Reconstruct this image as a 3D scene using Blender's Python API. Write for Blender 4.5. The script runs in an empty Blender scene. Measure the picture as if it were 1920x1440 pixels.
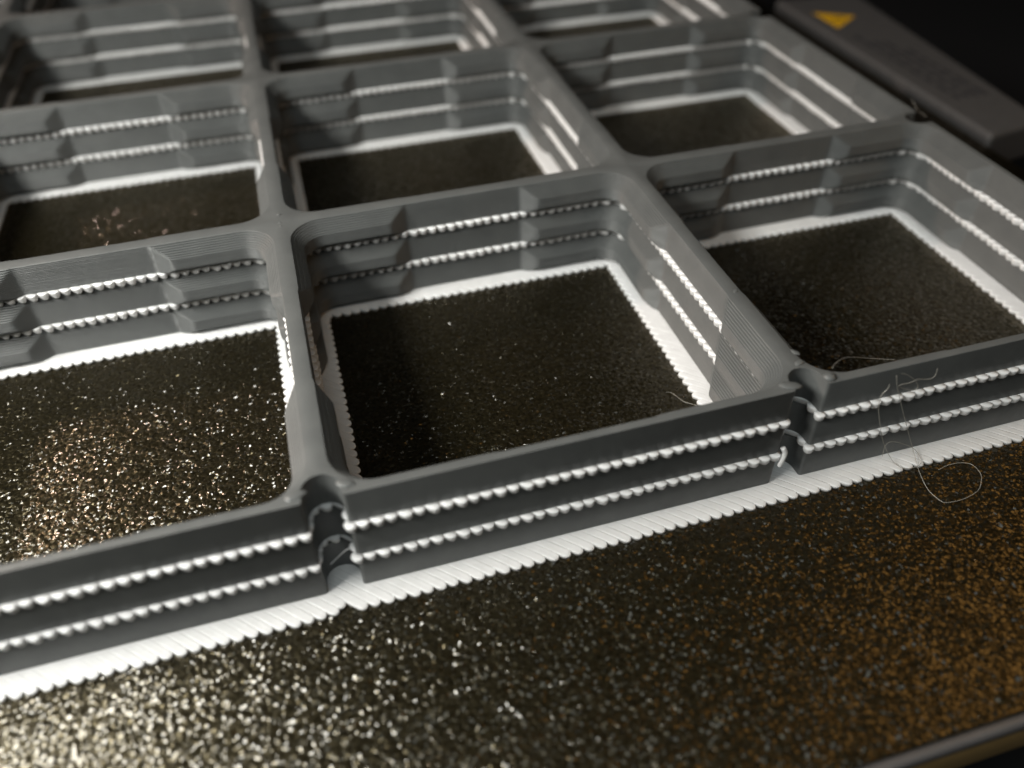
import bpy, math, random
from mathutils import Matrix, Vector
from mathutils.geometry import tessellate_polygon

random.seed(7)
S = 0.001                                   # everything below is laid out in millimetres
scn = bpy.context.scene
COL = scn.collection

# ------------------------------------------------------------------ camera
CAM_R = ((0.96016224, -0.27877147, -0.01936311),      # right
         (-0.2023441, -0.64578974, -0.73621497),      # down
         (0.19273123, 0.71080383, -0.67647069))       # forward
CAM_C = (3.6232, -42.7962, 60.5054)
FPX = 1541.4
cd = bpy.data.cameras.new('camera')
cam = bpy.data.objects.new('camera', cd)
COL.objects.link(cam)
r, d, f = (Vector(v) for v in CAM_R)
M = Matrix(((r.x, -d.x, -f.x, CAM_C[0] * S), (r.y, -d.y, -f.y, CAM_C[1] * S), (r.z, -d.z, -f.z, CAM_C[2] * S), (0, 0, 0, 1)))
cam.matrix_world = M
cd.sensor_fit = 'HORIZONTAL'
cd.sensor_width = 36.0
cd.lens = FPX / 1920.0 * 36.0
cd.clip_start = 0.002
cd.clip_end = 5.0
cd.dof.use_dof = True
cd.dof.focus_distance = 0.081
cd.dof.aperture_fstop = cd.lens / 1.7       # a 1.7 mm wide pupil, as a phone lens has
cd.dof.aperture_blades = 0
scn.camera = cam

# ------------------------------------------------------------------ world, lamps, exposure
w = bpy.data.worlds.new('World')
scn.world = w
w.use_nodes = True
bg = w.node_tree.nodes['Background']
bg.inputs[0].default_value = (0.55, 0.6, 0.7, 1)
bg.inputs[1].default_value = 0.004

def area(name, loc, target, size, power, col, size_y=None):
    l = bpy.data.lights.new(name, 'AREA')
    l.shape = 'RECTANGLE'
    l.size = size * S
    l.size_y = (size_y or size) * S
    l.energy = power
    l.color = col
    o = bpy.data.objects.new(name, l)
    o.location = Vector(loc) * S
    v = Vector(target) - Vector(loc)
    o.rotation_euler = v.to_track_quat('-Z', 'Y').to_euler()
    COL.objects.link(o)
    return o

strip = area('chamber_light_strip', (-88, -6, 106), (20, 40, 0), 96, 0.36, (1.0, 0.99, 0.93), 26)
_z = (Vector((-88, -6, 106)) - Vector((10, -6, 0))).normalized()      # the strip runs along the chamber's left side
_x = Vector((0, 1, 0))
_y = _z.cross(_x)
strip.rotation_euler = Matrix((_x, _y, _z)).transposed().to_euler()
area('overhead_fill', (-40, -190, 400), (15, 30, 0), 260, 0.40, (0.92, 1.0, 0.99))  # added broad fill from above and behind the camera, not an actual fixture
area('window_glow', (-190, 170, 150), (-20, 10, 0), 18, 0.32, (1.0, 0.74, 0.6))
area('warm_room_lamp', (172, -18, 122), (45, -20, 0), 56, 0.024, (1.0, 0.52, 0.14))

scn.view_settings.view_transform = 'Standard'
scn.view_settings.look = 'None'
scn.view_settings.exposure = 0.0
scn.view_settings.gamma = 1.0
scn.cycles.use_denoising = True
scn.cycles.denoising_prefilter = 'ACCURATE'
scn.cycles.sample_clamp_indirect = 6.0
scn.cycles.max_bounces = 5

# ------------------------------------------------------------------ helpers
def mesh_obj(name, verts, faces, mat, parent=None, smooth=False, me=None):
    if me is None:
        me = bpy.data.meshes.new(name)
        me.from_pydata([(v[0] * S, v[1] * S, v[2] * S) for v in verts], [], faces)
        if mat: me.materials.append(mat)
        if smooth:
            me.polygons.foreach_set('use_smooth', [True] * len(me.polygons))
        me.update()
    o = bpy.data.objects.new(name, me)
    COL.objects.link(o)
    o.parent = parent
    return o

def empty(name, loc=(0, 0, 0)):
    o = bpy.data.objects.new(name, None)
    o.empty_display_size = 0.005
    o.location = Vector(loc) * S
    COL.objects.link(o)
    return o

def tag(o, label=None, cat=None, group=None, kind=None):
    if label: o['label'] = label
    if cat: o['category'] = cat
    if group: o['group'] = group
    if kind: o['kind'] = kind
    return o

# ------------------------------------------------------------------ materials
def new_mat(name):
    m = bpy.data.materials.new(name)
    m.use_nodes = True
    nt = m.node_tree
    return m, nt, nt.nodes['Principled BSDF']

def node(nt, t, **kw):
    n = nt.nodes.new(t)
    for k, v in kw.items():
        setattr(n, k, v)
    return n

def pos_mm(nt):
    g = node(nt, 'ShaderNodeNewGeometry')
    m = node(nt, 'ShaderNodeVectorMath', operation='SCALE')
    m.inputs[3].default_value = 1.0 / S
    nt.links.new(g.outputs['Position'], m.inputs[0])
    return m.outputs[0]

def noise(nt, vec, scale, detail=3.0, rough=0.5):
    n = node(nt, 'ShaderNodeTexNoise')
    n.inputs['Scale'].default_value = scale
    n.inputs['Detail'].default_value = detail
    n.inputs['Roughness'].default_value = rough
    nt.links.new(vec, n.inputs['Vector'])
    return n.outputs[0]

def ramp(nt, fac, p0, c0, p1, c1):
    n = node(nt, 'ShaderNodeValToRGB')
    e = n.color_ramp.elements
    e[0].position, e[0].color = p0, (*c0, 1)
    e[1].position, e[1].color = p1, (*c1, 1)
    nt.links.new(fac, n.inputs[0])
    return n.outputs[0]

def math_n(nt, op, a, b):
    n = node(nt, 'ShaderNodeMath', operation=op)
    for i, x in enumerate((a, b)):
        if isinstance(x, (int, float)): n.inputs[i].default_value = x
        else: nt.links.new(x, n.inputs[i])
    return n.outputs[0]

def bump(nt, height, strength, dist_mm):
    b = node(nt, 'ShaderNodeBump')
    b.inputs['Strength'].default_value = strength
    b.inputs['Distance'].default_value = dist_mm * S
    nt.links.new(height, b.inputs['Height'])
    return b.outputs[0]

def mat_plastic():
    m, nt, b = new_mat('grey_pla')
    p = pos_mm(nt)
    c = ramp(nt, noise(nt, p, 0.35, 4), 0.3, (0.094, 0.099, 0.098), 0.7, (0.112, 0.117, 0.115))
    nt.links.new(c, b.inputs['Base Color'])
    rr = ramp(nt, noise(nt, p, 1.3, 3), 0.3, (0.36,) * 3, 0.7, (0.5,) * 3)
    nt.links.new(rr, b.inputs['Roughness'])
    b.inputs['Specular IOR Level'].default_value = 0.5
    h = math_n(nt, 'ADD', noise(nt, p, 2.2, 3), math_n(nt, 'MULTIPLY', noise(nt, p, 9.0, 2), 0.35))
    nt.links.new(bump(nt, h, 0.5, 0.035), b.inputs['Normal'])
    return m

def mat_white():
    m, nt, b = new_mat('white_support_filament')
    p = pos_mm(nt)
    c = ramp(nt, noise(nt, p, 0.8, 3), 0.3, (0.76, 0.76, 0.76), 0.7, (0.83, 0.83, 0.83))
    nt.links.new(c, b.inputs['Base Color'])
    b.inputs['Roughness'].default_value = 0.38
    nt.links.new(bump(nt, noise(nt, p, 3.0, 2), 0.4, 0.03), b.inputs['Normal'])
    return m

def mat_bed():
    m, nt, b = new_mat('textured_pei')
    p = pos_mm(nt)
    wob = node(nt, 'ShaderNodeVectorMath', operation='ADD')
    wn = node(nt, 'ShaderNodeTexNoise')
    wn.inputs['Scale'].default_value = 1.6
    nt.links.new(p, wn.inputs['Vector'])
    sc = node(nt, 'ShaderNodeVectorMath', operation='SCALE')
    sc.inputs[3].default_value = 0.2
    nt.links.new(wn.outputs[1], sc.inputs[0])
    nt.links.new(p, wob.inputs[0])
    nt.links.new(sc.outputs[0], wob.inputs[1])
    # rounded grains of the powder coat: every cell is a small dome of its own height
    v = node(nt, 'ShaderNodeTexVoronoi', feature='F1')
    v.inputs['Scale'].default_value = 1.9
    nt.links.new(wob.outputs[0], v.inputs['Vector'])
    rnd = node(nt, 'ShaderNodeSeparateColor')
    nt.links.new(v.outputs['Color'], rnd.inputs[0])
    amp = math_n(nt, 'ADD', math_n(nt, 'MULTIPLY', rnd.outputs[0], 0.06), 0.012)
    dome = math_n(nt, 'SUBTRACT', 1.0, math_n(nt, 'MULTIPLY', math_n(nt, 'MULTIPLY', v.outputs['Distance'], v.outputs['Distance']), 1.6))
    h = math_n(nt, 'ADD', math_n(nt, 'MULTIPLY', dome, amp), math_n(nt, 'MULTIPLY', noise(nt, p, 2.2, 3, 0.55), 0.045))
    nb = bump(nt, h, 1.0, 1.0)
    # small flakes in the coat, each tilted its own way
    v2 = node(nt, 'ShaderNodeTexVoronoi', feature='F1')
    v2.inputs['Scale'].default_value = 3.9
    nt.links.new(wob.outputs[0], v2.inputs['Vector'])
    cen = node(nt, 'ShaderNodeVectorMath', operation='SUBTRACT')
    nt.links.new(v2.outputs['Color'], cen.inputs[0])
    cen.inputs[1].default_value = (0.5, 0.5, 0.5)
    til = node(nt, 'ShaderNodeVectorMath', operation='MULTIPLY')
    ab = node(nt, 'ShaderNodeVectorMath', operation='LENGTH')
    nt.links.new(cen.outputs[0], ab.inputs[0])
    gain = math_n(nt, 'MULTIPLY', math_n(nt, 'POWER', ab.outputs['Value'], 2.0), 1.75)
    fl = node(nt, 'ShaderNodeVectorMath', operation='SCALE')
    nt.links.new(cen.outputs[0], fl.inputs[0])
    nt.links.new(gain, fl.inputs[3])
    nt.links.new(fl.outputs[0], til.inputs[0])
    til.inputs[1].default_value = (1.0, 1.0, 0.0)
    add = node(nt, 'ShaderNodeVectorMath', operation='ADD')
    nt.links.new(nb, add.inputs[0])
    nt.links.new(til.outputs[0], add.inputs[1])
    nrm = node(nt, 'ShaderNodeVectorMath', operation='NORMALIZE')
    nt.links.new(add.outputs[0], nrm.inputs[0])
    half = node(nt, 'ShaderNodeVectorMath', operation='SCALE')
    half.inputs[3].default_value = 0.6
    nt.links.new(til.outputs[0], half.inputs[0])
    add2 = node(nt, 'ShaderNodeVectorMath', operation='ADD')
    nt.links.new(nb, add2.inputs[0])
    nt.links.new(half.outputs[0], add2.inputs[1])
    nrm2 = node(nt, 'ShaderNodeVectorMath', operation='NORMALIZE')
    nt.links.new(add2.outputs[0], nrm2.inputs[0])
    nt.links.new(nrm2.outputs[0], b.inputs['Normal'])
    c = ramp(nt, noise(nt, p, 2.3, 2), 0.3, (0.017, 0.014, 0.007), 0.75, (0.05, 0.041, 0.021))
    nt.links.new(c, b.inputs['Base Color'])
    b.inputs['Metallic'].default_value = 0.75
    b.inputs['Coat Weight'].default_value = 0.36
    b.inputs['Coat IOR'].default_value = 1.85
    b.inputs['Coat Roughness'].default_value = 0.09
    b.inputs['Coat Tint'].default_value = (1.0, 0.97, 0.88, 1)
    nt.links.new(nrm.outputs[0], b.inputs['Coat Normal'])
    b.inputs['Specular Tint'].default_value = (1.0, 0.9, 0.72, 1)
    b.inputs['Specular IOR Level'].default_value = 0.65
    rr = ramp(nt, noise(nt, p, 3.0, 2), 0.3, (0.26,) * 3, 0.7, (0.36,) * 3)
    nt.links.new(rr, b.inputs['Roughness'])
    return m

def mat_simple(name, col, rough, metal=0.0, grain=0.0, gscale=2.0):
    m, nt, b = new_mat(name)
    p = pos_mm(nt)
    c = ramp(nt, noise(nt, p, 0.6, 4), 0.3, tuple(x * 0.88 for x in col), 0.7, col)
    nt.links.new(c, b.inputs['Base Color'])
    b.inputs['Roughness'].default_value = rough
    b.inputs['Metallic'].default_value = metal
    if grain:
        nt.links.new(bump(nt, noise(nt, p, gscale, 3), 0.5, grain), b.inputs['Normal'])
    return m

GREY, WHITE, BED = mat_plastic(), mat_white(), mat_bed()
STEEL = mat_simple('steel_edge', (0.13, 0.125, 0.125), 0.5, 0.3, 0.02)
HEATER = mat_simple('heater_side', (0.42, 0.27, 0.1), 0.5, 0.1, 0.02)
BLACK = mat_simple('black_frame', (0.006, 0.006, 0.007), 0.8)
COVER = mat_simple('grey_cover_plastic', (0.074, 0.072, 0.072), 0.55, 0.0, 0.03)
INK = mat_simple('dark_print', (0.03, 0.03, 0.034), 0.6)
YELLOW = mat_simple('warning_yellow', (0.75, 0.42, 0.01), 0.45)
HAIR = mat_simple('clear_string', (0.36, 0.34, 0.30), 0.25)

# ------------------------------------------------------------------ layout of the print
P = 42.0                      # grid pitch
COLS = range(-3, 2)           # cells at x = -126 .. 84
ROWS = range(0, 5)            # y = 0 .. 210
X0, X1, Y0, Y1 = -126.0, 84.0, 0.0, 210.0
H = 3.5                       # plate thickness
G = 0.75                      # white layer between plates
NL = 18                       # printed layers in one plate
HL = H / NL
PLATE_Z = (0.0, H + G, 2 * (H + G))
BED_Z = -0.42
FLAT, BULGE, FOOT = 0.8, 2.1, 1.25        # half thickness of a wall: top, bulge near the corners, foot
RC = 4.55                                  # centre of the opening's corner arcs
NOTCH_W, NOTCH_D = 1.5, 2.6

# ------------------------------------------------------------------ the build sheet and its surroundings
def slab(name, x0, x1, y0, y1, z0, z1, mat, parent=None, bev=0.0, seg=3):
    import bmesh
    bm = bmesh.new()
    bmesh.ops.create_cube(bm, size=1.0)
    for v in bm.verts:
        v.co = Vector(((x0 if v.co.x < 0 else x1) * S, (y0 if v.co.y < 0 else y1) * S, (z0 if v.co.z < 0 else z1) * S))
    if bev:
        bmesh.ops.bevel(bm, geom=list(bm.edges), offset=bev * S, segments=seg, affect='EDGES', profile=0.5)
    me = bpy.data.meshes.new(name)
    bm.to_mesh(me)
    bm.free()
    me.materials.append(mat)
    if bev:
        me.polygons.foreach_set('use_smooth', [True] * len(me.polygons))
    o = bpy.data.objects.new(name, me)
    COL.objects.link(o)
    o.parent = parent
    return o

sheet = slab('build_sheet', -149, 107, -25.4, 233, BED_Z - 0.6, BED_Z, BED, bev=0.12)
tag(sheet, kind='structure')
hb = slab('heated_bed', -150.5, 108, -26.2, 234.5, BED_Z - 2.0, BED_Z - 0.64, STEEL, bev=0.45)
tag(hb, kind='structure')
slab('heater_skirt', -150.2, 107.7, -26.0, 234.2, BED_Z - 6.5, BED_Z - 2.04, HEATER, hb, bev=0.3)
fl = slab('machine_floor', -400, 400, -300, 500, -60, -50, BLACK)
tag(fl, kind='structure')

# ------------------------------------------------------------------ one cell of a plate
def wall_offset(z, s):
    """half thickness of the wall at height z, s mm from the middle of the side"""
    if z < 0.9: o = FOOT + (BULGE - FOOT) * math.sin(min(1.0, z / 0.9) * math.pi / 2)
    elif z < 2.1: o = BULGE
    else: o = BULGE - (BULGE - FLAT) * (z - 2.1) / (H - 2.1)
    a = abs(s)
    mid = FLAT + max(0.0, a - 6.9) * 0.66
    if a > 13: return o
    k = 0.22                                   # rounded transition, as the nozzle leaves it
    t = max(k - abs(o - mid), 0.0) / k
    return min(o, mid) - t * t * k * 0.25

STR = 21.0 - RC
svals = sorted(set([round(-STR + i * 2 * STR / 26, 3) for i in range(27)] + [sg * (6.7 + k * 0.28) for k in range(11) for sg in (-1, 1)]))
NCOR = 9

def opening_ring(z, bulge, rnd):
    pts = []
    for side in range(4):
        for s in svals:
            o = wall_offset(z, s) + bulge
            pts.append((21 + s, o, side))
        o = wall_offset(z, 20.0) + bulge
        rad = RC - o
        for k in range(1, NCOR):
            a = -math.pi / 2 + k / NCOR * math.pi / 2
            pts.append((42 - RC + rad * math.cos(a), RC + rad * math.sin(a), side))
    out = []
    for x, y, k in pts:
        x, y = x - 21, y - 21
        for _ in range(k):
            x, y = -y, x
        out.append((x + 21, y + 21))
    return out

def corner_path(inb, outb):
    pts = []
    if inb and outb:
        for k in range(9):
            a = math.pi + k / 8 * math.pi / 2
            pts.append((3.75 + 3.75 * math.cos(a), 3.75 + 3.75 * math.sin(a)))
    elif outb:
        cy = NOTCH_D - NOTCH_W
        for k in range(11):
            a = math.pi / 2 - k / 10 * math.pi / 2
            pts.append((NOTCH_W * math.cos(a), cy + NOTCH_W * math.sin(a)))
        pts += [(NOTCH_W, 0.3), (NOTCH_W + 0.06, 0.1), (NOTCH_W + 0.3, 0.0)]
    elif inb:
        pts = [(y, x) for x, y in corner_path(False, True)][::-1]
    else:
        pts = [(0, 0)]
    return pts

def outer_contour(flags):
    """flags = left, front, right, back is an outer edge; returns points and, per segment, whether it is a wall"""
    order = (('l', 'f'), ('f', 'r'), ('r', 'b'), ('b', 'l'))
    pts, wall = [], []
    for k, (i, o) in enumerate(order):
        cp = corner_path(i in flags, o in flags)
        for j, (x, y) in enumerate(cp):
            x, y = x - 21, y - 21
            for _ in range(k):
                x, y = -y, x
            pts.append((x + 21, y + 21))
            if j < len(cp) - 1: wall.append(True)
        if o in flags:           # subdivide the outer edge a little
            wall.append(True)
        else:
            wall.append(False)
    return pts, wall

CELL_CACHE = {}
def cell_mesh(flags):
    if flags in CELL_CACHE: return CELL_CACHE[flags]
    verts, faces, smooth = [], [], []
    # inner surface, layer by layer
    rings = []
    prof = ((0.03, -0.065), (0.2, 0.012), (0.5, 0.03), (0.8, 0.012), (0.97, -0.065))
    for k in range(NL):
        jit = random.uniform(-0.012, 0.012)
        zm = (k + 0.5) * HL
        for t, bz in prof:
            z = (k + t) * HL
            if k == NL - 1 and t > 0.9: z = H
            if k == 0 and t < 0.1: z = 0.0
            rings.append((z, [p for p in opening_ring(zm, bz + jit, 0)]))
    n = len(rings[0][1])
    for z, ring in rings:
        verts += [(x, y, z) for x, y in ring]
    for a in range(len(rings) - 1):
        for i in range(n):
            j = (i + 1) % n
            faces.append((a * n + i, (a + 1) * n + i, (a + 1) * n + j, a * n + j))
            smooth.append(True)
    # outer walls
    cont, wall = outer_contour(flags)
    m = len(cont)
    levels = [(0.0, 0.0)]
    if any(wall):
        levels = []
        for k in range(NL):
            for t, bz in ((0.05, 0.035), (0.5, 0.0), (0.95, 0.035)):
                z = (k + t) * HL
                if k == 0 and t < 0.1: z = 0.0
                if k == NL - 1 and t > 0.9: z = H
                levels.append((z, bz))
    else:
        levels = [(0.0, 0.0), (H, 0.0)]
    # inward normals for the slight layer grooves on border points
    base = len(verts)
    for z, bz in levels:
        for i, (x, y) in enumerate(cont):
            wa, wb = wall[i - 1], wall[i]
            if wa and wb:
                x0, y0 = cont[i - 1]
                x1, y1 = cont[(i + 1) % m]
                dx, dy = x1 - x0, y1 - y0
                L = math.hypot(dx, dy) or 1
                verts.append((x - dy / L * bz, y + dx / L * bz, z))
            else:
                verts.append((x, y, z))
    for a in range(len(levels) - 1):
        for i in range(m):
            if wall[i]:
                j = (i + 1) % m
                faces.append((base + a * m + i, base + a * m + j, base + (a + 1) * m + j, base + (a + 1) * m + i))
                smooth.append(True)
    # top and bottom
    for z, rbase, obase, up in ((H, (len(rings) - 1) * n, base + (len(levels) - 1) * m, True), (0.0, 0, base, False)):
        idx = [obase + i for i in range(m)] + [rbase + i for i in range(n)]
        po = [Vector((verts[i][0], verts[i][1], 0)) for i in idx[:m]]
        pi = [Vector((verts[i][0], verts[i][1], 0)) for i in idx[m:]]
        for tri in tessellate_polygon([po, pi]):
            q = [idx[t] for t in tri]
            ax, ay = verts[q[1]][0] - verts[q[0]][0], verts[q[1]][1] - verts[q[0]][1]
            bx, by = verts[q[2]][0] - verts[q[0]][0], verts[q[2]][1] - verts[q[0]][1]
            c = ax * by - ay * bx
            if abs(c) < 1e-9: continue
            if (c > 0) != up: q.reverse()
            faces.append(tuple(q))
            smooth.append(False)
    me = bpy.data.meshes.new('cell_frame')
    me.from_pydata([(x * S, y * S, z * S) for x, y, z in verts], [], faces)
    me.polygons.foreach_set('use_smooth', smooth)
    me.materials.append(GREY)
    me.update()
    # keep the flat top crisp against the rounded layers
    me.set_sharp_from_angle(angle=math.radians(50))
    CELL_CACHE[flags] = me
    return me

def blob_mesh(rx, ry, rz, seed):
    rnd = random.Random(seed)
    vs, fs = [], []
    nu, nv = 12, 6
    for j in range(nv + 1):
        th = math.pi * j / nv
        for i in range(nu):
            ph = 2 * math.pi * i / nu
            k = 1 + rnd.uniform(-0.16, 0.16)
            vs.append((rx * k * math.sin(th) * math.cos(ph), ry * k * math.sin(th) * math.sin(ph), rz * math.cos(th)))
    for j in range(nv):
        for i in range(nu):
            a, b = j * nu + i, j * nu + (i + 1) % nu
            fs.append((a, a + nu, b + nu, b))
    return vs, fs

PLATE_LABEL = ('lowest dark grey printed grid plate, standing on the flat white base',
               'middle dark grey printed grid plate, between the two beaded white layers',
               'topmost dark grey printed grid plate, its ribs and openings facing up')
plates = []
for pz, lab in zip(PLATE_Z, PLATE_LABEL):
    root = empty('grid_plate', (0, 0, pz))
    tag(root, lab, 'grid plate', 'three stacked grey grid plates')
    for ci in COLS:
        for ri in ROWS:
            fl_ = ''
            if ci == COLS[0]: fl_ += 'l'
            if ri == ROWS[0]: fl_ += 'f'
            if ci == COLS[-1]: fl_ += 'r'
            if ri == ROWS[-1]: fl_ += 'b'
            o = mesh_obj('cell_frame', None, None, None, root, me=cell_mesh(fl_))
            o.location = Vector((ci * P, ri * P, 0)) * S
    plates.append(root)

# little retraction lumps on the topmost plate, beside the notches
for i, (x, y, rx, ry, rz, rot) in enumerate(((40.35, 0.75, 1.0, 0.5, 0.16, -0.35), (44.1, 0.75, 0.62, 0.55, 0.34, 0.3), (42.6, 3.2, 0.5, 0.3, 0.12, 0.2),
                                            (-1.9, 1.0, 0.9, 0.5, 0.14, 0.3), (1.9, 1.1, 0.8, 0.45, 0.16, -0.4), (0.1, 43.4, 0.3, 0.22, 0.07, 0.4),
                                            (0.05, 41.6, 0.16, 0.16, 0.07, 0), (0.1, 40.9, 0.14, 0.2, 0.06, 0), (42.3, 14.6, 0.4, 0.2, 0.05, 0.8), (43.0, 4.6, 0.25, 0.5, 0.08, 0.5))):
    vs, fs = blob_mesh(rx, ry, rz, i)
    o = mesh_obj('lump', vs, fs, GREY, plates[2], smooth=True)
    o.location = Vector((x, y, H)) * S
    o.rotation_euler = (0, 0, rot)

# ------------------------------------------------------------------ white printed layers made of diagonal strands
PITCH = P / 37.0                         # strand spacing measured along an edge
HW = PITCH / math.sqrt(2) / 2            # half the strand spacing across
def near(v):                             # distance to the nearest pitch line
    q = v / P
    return abs(q - round(q)) * P

def in_base(x, y):
    front = -1.6 if -0.95 < x < 0.25 else -2.27
    if not (X0 - 2.25 < x < X1 + 2.25 and front < y < Y1 + 2.25): return False
    if x < X0 or x > X1 or y < Y0 or y > Y1: return True
    return near(x) < 3.15 or near(y) < 3.15

IO = 1.3
def in_layer(x, y):
    e = 0.48
    if not (X0 - e < x < X1 + e and Y0 - e < y < Y1 + e): return False
    # notches along the front and the right edge
    nw = NOTCH_W - 0.3
    if near(x) < nw and X0 + 10 < x < X1 - 10:
        c = NOTCH_D - NOTCH_W
        yy = min(y - Y0, Y1 - y)
        if yy < c or math.hypot(near(x), yy - c) < nw: return False
    if near(y) < nw and Y0 + 10 < y < Y1 - 10:
        c = NOTCH_D - NOTCH_W
        xx = min(x - X0, X1 - x)
        if xx < c or math.hypot(near(y), xx - c) < nw: return False
    if x <= X0 or x >= X1 or y <= Y0 or y >= Y1: return True
    u, v = near(x), near(y)
    if u < IO or v < IO: return True
    if u < RC and v < RC: return math.hypot(RC - u, RC - v) > RC - IO + 0.25
    return False

# cross-section of a base strand: two flat lines side by side with a faint seam
FLATSEC = ((1, 0.75), (0.96, 0.94), (0.72, 1.0), (0.2, 0.99), (0, 0.92), (-0.2, 0.99), (-0.72, 1.0), (-0.96, 0.94), (-1, 0.75), (-1, -1), (0, -1), (1, -1))
# a bead strand: flat and merging with its neighbours on top, round and drooping below
BEADSEC = ((1.18, 1.0), (1.14, 0.66), (1.0, 0.25), (0.84, -0.3), (0.5, -0.82), (0, -1), (-0.5, -0.82), (-0.84, -0.3), (-1.0, 0.25), (-1.14, 0.66), (-1.18, 1.0), (0, 1.0))
def strand_mesh(a, b, z0, z1, hw, lo, flat, jit):
    """a strand from a to b (plan points), from z0 to z1, with rounded ends"""
    dx, dy = b[0] - a[0], b[1] - a[1]
    L = math.hypot(dx, dy)
    ux, uy = dx / L, dy / L
    nx, ny = -uy, ux
    R = min(hw * 1.15, L / 2)
    if lo: ts = [0.0, 0.3, 1.0]
    else: ts = [0.0, 0.06, 0.22, 0.5, 1.0]
    st = [R * t for t in ts]
    if L - 2 * R > 0.05: st += [L - R * t for t in reversed(ts)]
    else: st += [L - R * t for t in reversed(ts)][1:]
    nc = 6 if lo else 12
    vs, fs = [], []
    zc, hz = (z0 + z1) / 2, (z1 - z0) / 2
    if not flat: hz = hz * 1.2; zc = z1 - hz
    for s in st:
        d = min(s, L - s)
        k = math.sqrt(max(0.0, 1 - (1 - min(1.0, d / R)) ** 2)) if d < R else 1.0
        kk = max(k, 0.02)
        for c in range(nc):
            an = 2 * math.pi * (c + 0.5) / nc
            ca, sa = math.cos(an), math.sin(an)
            if flat and not lo:
                fx, fz = FLATSEC[c]
                cx, cz = fx * hw * kk, (fz if fz < 0 else 1 - (1 - fz) * (1.0 if abs(fx) > 0.5 or d > R else 0.3)) * hz * (0.12 + 0.88 * kk)
            elif not flat and not lo:
                fx, fz = BEADSEC[c]
                cx = fx * hw * kk
                cz = hz - (1 - fz) * hz * (0.3 + 0.7 * kk)
            else:
                e = 0.4
                cx = math.copysign(abs(ca) ** e, ca) * hw * kk
                cz = math.copysign(abs(sa) ** e, sa) * hz * (0.12 + 0.88 * kk)
            vs.append((a[0] + ux * s + nx * cx, a[1] + uy * s + ny * cx, zc + cz + jit * 0.5))
    m = len(st)
    for q in range(m - 1):
        for c in range(nc):
            e2 = (c + 1) % nc
            fs.append((q * nc + c, q * nc + e2, (q + 1) * nc + e2, (q + 1) * nc + c))
    fs.append(tuple(range(nc - 1, -1, -1)))
    fs.append(tuple((m - 1) * nc + c for c in range(nc)))
    return vs, fs

def project(x, y, z):
    v = Vector((x - CAM_C[0], y - CAM_C[1], z - CAM_C[2]))
    zc = v.dot(f)
    return 960 + FPX * v.dot(r) / zc, 720 + FPX * v.dot(d) / zc, zc

def strands(inside, front):
    """intervals of all 45 degree lines x + y = c inside the region"""
    out = []
    cmin, cmax = X0 - 4, X1 + Y1 + 4
    k = math.ceil(cmin / PITCH)
    step = 0.12
    while k * PITCH < cmax:
        c = k * PITCH + 0.35
        k += 1
        # direction (1, -1): x = t, y = c - t
        t0 = max(X0 - 3, c - Y1 - 3)
        t1 = min(X1 + 3, c - Y0 + 3)
        t = t0
        start = None
        while t < t1:
            ins = inside(t, c - t)
            if ins and start is None: start = t
            if not ins and start is not None:
                if t - start > 0.5: out.append((start, c - start, t - step, c - t + step))
                start = None
            t += step
        if start is not None and t1 - start > 0.5: out.append((start, c - start, t1, c - t1))
    return out

def white_thing(name, label, cat, inside, z0, z1, flat, group=None):
    root = empty(name, (0, 0, z0))
    tag(root, label, cat, group)
    seg = strands(inside, True)
    info = []
    for (ax, ay, bx, by) in seg:
        # the visible end is the one nearest the lens that lies in the frame
        best = None
        for (x, y) in ((ax, ay), (bx, by)):
            u, v, dz = project(x, y, (z0 + z1) / 2)
            vis = -20 < u < 1940 and -20 < v < 1460
            if vis and (best is None or dz < best): best = dz
        info.append((best if best is not None else 1e6, (ax, ay, bx, by)))
    info.sort(key=lambda q: q[0])
    rv, rf = [], []
    hw = HW * (1.09 if flat else 1.06)
    for i, (dz, (ax, ay, bx, by)) in enumerate(info):
        jr = random.uniform(-0.05, 0.05)
        j2 = random.uniform(-0.05, 0.05)
        q = math.sqrt(0.5)
        a = (ax - q * jr, ay + q * jr)
        b = (bx + q * j2, by - q * j2)
        lo = dz > 150
        sag = 0.0 if flat else random.uniform(-0.05, 0.06)
        vs, fs = strand_mesh(a, b, 0.0 - sag, z1 - z0, hw * random.uniform(0.94, 1.05), lo, flat, random.uniform(-0.02, 0.0))
        if i < 295 and dz < 1e5:
            mesh_obj('strand', vs, fs, WHITE, root, smooth=True)
        else:
            bse = len(rv)
            rv += vs
            rf += [tuple(v + bse for v in fc) for fc in fs]
    rest = mesh_obj('strand_field', rv, rf, WHITE, root, smooth=True)
    tag(rest, kind='stuff')
    return root

base = white_thing('base_layer', 'flat white base layer with scalloped edges, lying on the dark textured sheet', 'base layer', in_base, BED_Z + 0.005, -0.002, True)
low = white_thing('support_layer', 'lower of the two thin white beaded layers, on the lowest grey plate', 'support layer', in_layer, H + 0.004, H + G - 0.004, False, 'white beaded layers between the plates')
upp = white_thing('support_layer', 'upper of the two thin white beaded layers, right under the topmost grey plate', 'support layer', in_layer, 2 * H + G + 0.004, 2 * H + 2 * G - 0.004, False, 'white beaded layers between the plates')

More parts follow.
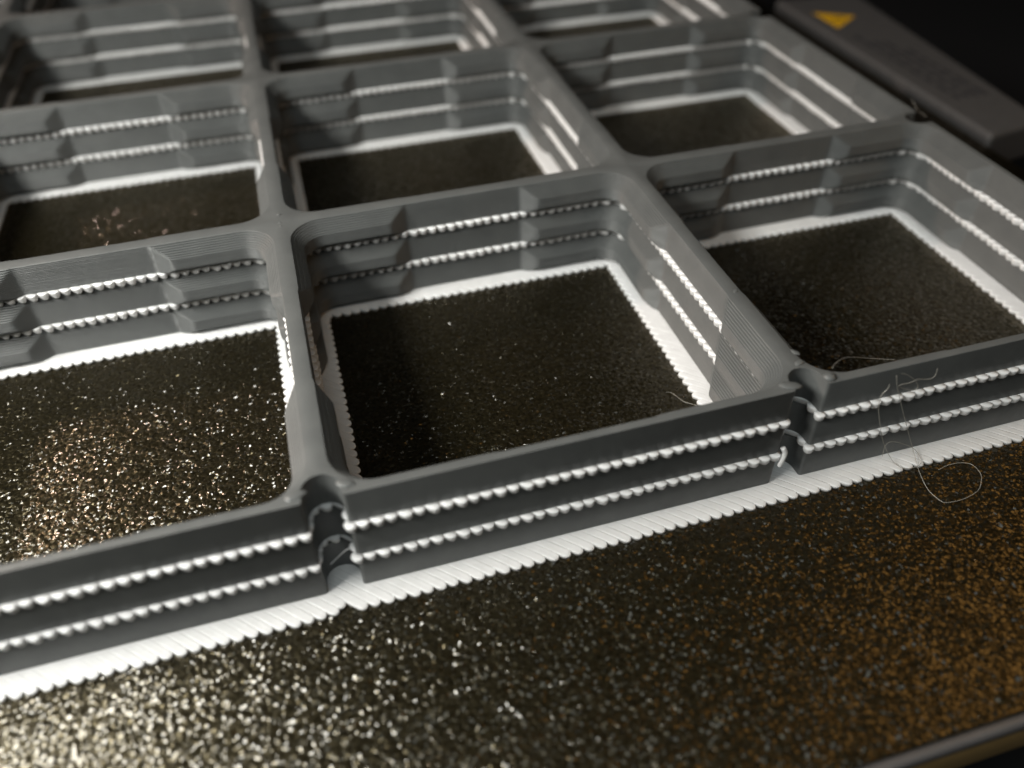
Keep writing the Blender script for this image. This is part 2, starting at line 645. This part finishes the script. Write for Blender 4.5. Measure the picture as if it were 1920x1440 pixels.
# ------------------------------------------------------------------ thin strings
def tube(name, pts, rad, mat, parent=None, n=6, sub=6):
    P3 = [Vector(p) for p in pts]
    path = []
    for i in range(len(P3) - 1):
        p0, p1, p2, p3 = P3[max(i - 1, 0)], P3[i], P3[i + 1], P3[min(i + 2, len(P3) - 1)]
        for k in range(sub):
            t = k / sub
            path.append(0.5 * ((2 * p1) + (p2 - p0) * t + (2 * p0 - 5 * p1 + 4 * p2 - p3) * t * t + (3 * p1 - p0 - 3 * p2 + p3) * t ** 3))
    path.append(P3[-1])
    vs, fs = [], []
    up = Vector((0.3, 0.2, 1)).normalized()
    for i, c in enumerate(path):
        t = (path[min(i + 1, len(path) - 1)] - path[max(i - 1, 0)]).normalized()
        a = t.cross(up)
        if a.length < 1e-4: a = t.cross(Vector((1, 0, 0)))
        a.normalize()
        b = t.cross(a)
        for k in range(n):
            an = 2 * math.pi * k / n
            vs.append(c + (a * math.cos(an) + b * math.sin(an)) * rad)
    m = len(path)
    for i in range(m - 1):
        for k in range(n):
            k2 = (k + 1) % n
            fs.append((i * n + k, i * n + k2, (i + 1) * n + k2, (i + 1) * n + k))
    fs.append(tuple(range(n - 1, -1, -1)))
    fs.append(tuple((m - 1) * n + k for k in range(n)))
    return mesh_obj(name, vs, fs, mat, parent, smooth=True)

STRINGS = (
    ("fine clear plastic string hanging down the right front and looping onto the dark sheet", [(49.81, -0.7, 11.87), (50.53, -0.7, 10.11), (52.29, -0.7, 6.65), (54.18, -0.7, 3.07), (55.24, -0.8, 1.02), (55.16, -1.83, 0.25), (54.67, -3.14, 0.1), (54.45, -4.88, -0.3), (54.68, -6.3, -0.3), (55.13, -6.74, -0.3), (56.87, -6.83, -0.3), (58.8, -6.37, -0.3), (59.91, -5.48, -0.3), (60.51, -4.57, -0.3), (60.47, -3.44, -0.3), (59.53, -2.91, -0.3), (58.24, -2.83, -0.3), (56.98, -3.08, -0.3)]),
    ("fine clear plastic string curling over the white base at the right front", [(49.36, -0.75, 10.98), (49.35, -0.75, 10.49), (48.95, -0.75, 9.88), (49.03, -0.75, 8.69), (49.74, -0.75, 6.68), (51.06, -0.75, 3.6), (52.26, -0.9, 1.4), (53.05, -1.47, 0.22), (53.52, -2.29, 0.22), (54.61, -2.44, 0.22), (55.5, -2.15, 0.22), (55.95, -1.23, 0.22), (55.42, -0.65, 0.81), (53.67, -0.65, 2.03), (52.42, -0.65, 2.62), (51.89, -0.65, 2.26), (52.08, -0.65, 0.69)]),
    ("short clear plastic string coiled in a loop on the topmost plate's right front face", [(50.31, -0.7, 11.99), (51.04, -0.7, 11.61), (52.09, -0.7, 10.69), (52.72, -0.7, 9.8), (52.49, -0.7, 9.4), (51.57, -0.7, 9.75), (50.65, -0.7, 10.3), (50.68, -0.7, 10.56), (51.66, -0.7, 10.52), (52.31, -0.7, 10.74), (53.65, -0.7, 10.43), (54.16, -0.7, 10.69), (54.07, -0.7, 11.57)]),
    ("thin pale string lying over the front rim of the right cell", [(44.17, 0.9, 12.87), (45.16, 1.6, 12.78), (46.91, 2.4, 12.19), (49.91, 3.0, 10.81), (52.52, 2.5, 10.33)]),
    ("tiny loose hair on the dark sheet at the front of the middle cell", [(36.11, 14.31, 0.3), (36.6, 14.2, 0.2), (36.89, 13.39, 0.3), (37.12, 12.3, 0.5), (37.59, 11.71, 0.6), (38.13, 11.09, 0.7)]),
    ("thin string sticking out by the notch on the grid's right edge, near the cover strip", [(84.3, 42.01, 11.94), (84.8, 43.38, 11.7), (85.2, 44.68, 11.55), (85.4, 45.75, 11.7), (85.2, 46.52, 12.34)]),
)
for lab, pts in STRINGS:
    o = tube('plastic_string', pts, 0.022 if 'thin' in lab or 'tiny' in lab else 0.026, HAIR)
    tag(o, lab, 'string', 'stray plastic strings')
o = tube('loose_end', [(40.5, -0.3, 5.2 - H), (40.75, -0.45, 4.6 - H), (40.68, -0.45, 3.6 - H), (40.58, -0.4, 2.9 - H)], 0.24, WHITE, low, n=10)
o = tube('loose_end', [(1.35, 1.3, 3.95 - H), (0.57, 1.2, 3.63 - H), (-0.08, 1.15, 3.11 - H), (-0.8, 1.1, 2.5 - H)], 0.05, WHITE, low)


# ------------------------------------------------------------------ the side cover with its warning sign
bar = empty('bed_side_cover', (115, 87, 0))
tag(bar, 'grey plastic cover strip with a yellow warning triangle, beyond the grid', 'cover strip')
def prism(name, poly, z0, z1, mat, parent, loc=(115, 87, 0), bev=0.0):
    import bmesh
    bm = bmesh.new()
    vb = [bm.verts.new(((x - loc[0]) * S, (y - loc[1]) * S, (z0 - loc[2]) * S)) for x, y in poly]
    fc = bm.faces.new(vb)
    ex = bmesh.ops.extrude_face_region(bm, geom=[fc])
    for v in ex['geom']:
        if isinstance(v, bmesh.types.BMVert): v.co.z = (z1 - loc[2]) * S
    bmesh.ops.recalc_face_normals(bm, faces=bm.faces)
    if bev: bmesh.ops.bevel(bm, geom=list(bm.edges), offset=bev * S, segments=3, affect='EDGES', profile=0.5)
    me = bpy.data.meshes.new(name)
    bm.to_mesh(me)
    bm.free()
    me.materials.append(mat)
    o = bpy.data.objects.new(name, me)
    COL.objects.link(o)
    o.parent = parent
    return o
prism('strip', [(108.6, 53), (120.5, 55), (127.5, 119), (109.2, 121)], -6.0, 0.5, COVER, bar, bev=0.8)
prism('warning_triangle', [(119.2, 106.5), (112.2, 111.0), (112.2, 101.6)], 0.505, 0.53, YELLOW, bar)
prism('warning_mark', [(113.9, 106.15), (116.6, 106.05), (116.6, 106.75), (113.9, 106.65)], 0.535, 0.55, INK, bar)
for i, xx in enumerate((112.4, 114.2, 116.0, 117.8)):
    y = 66.0
    rr_ = random.Random(i + 3)
    while y < 96 - 2.5 * i:
        ln = rr_.uniform(1.6, 4.2)
        prism('printed_word', [(xx, y), (xx + 0.9, y), (xx + 0.9, y + ln), (xx, y + ln)], 0.505, 0.52, INK, bar)
        y += ln + 0.9
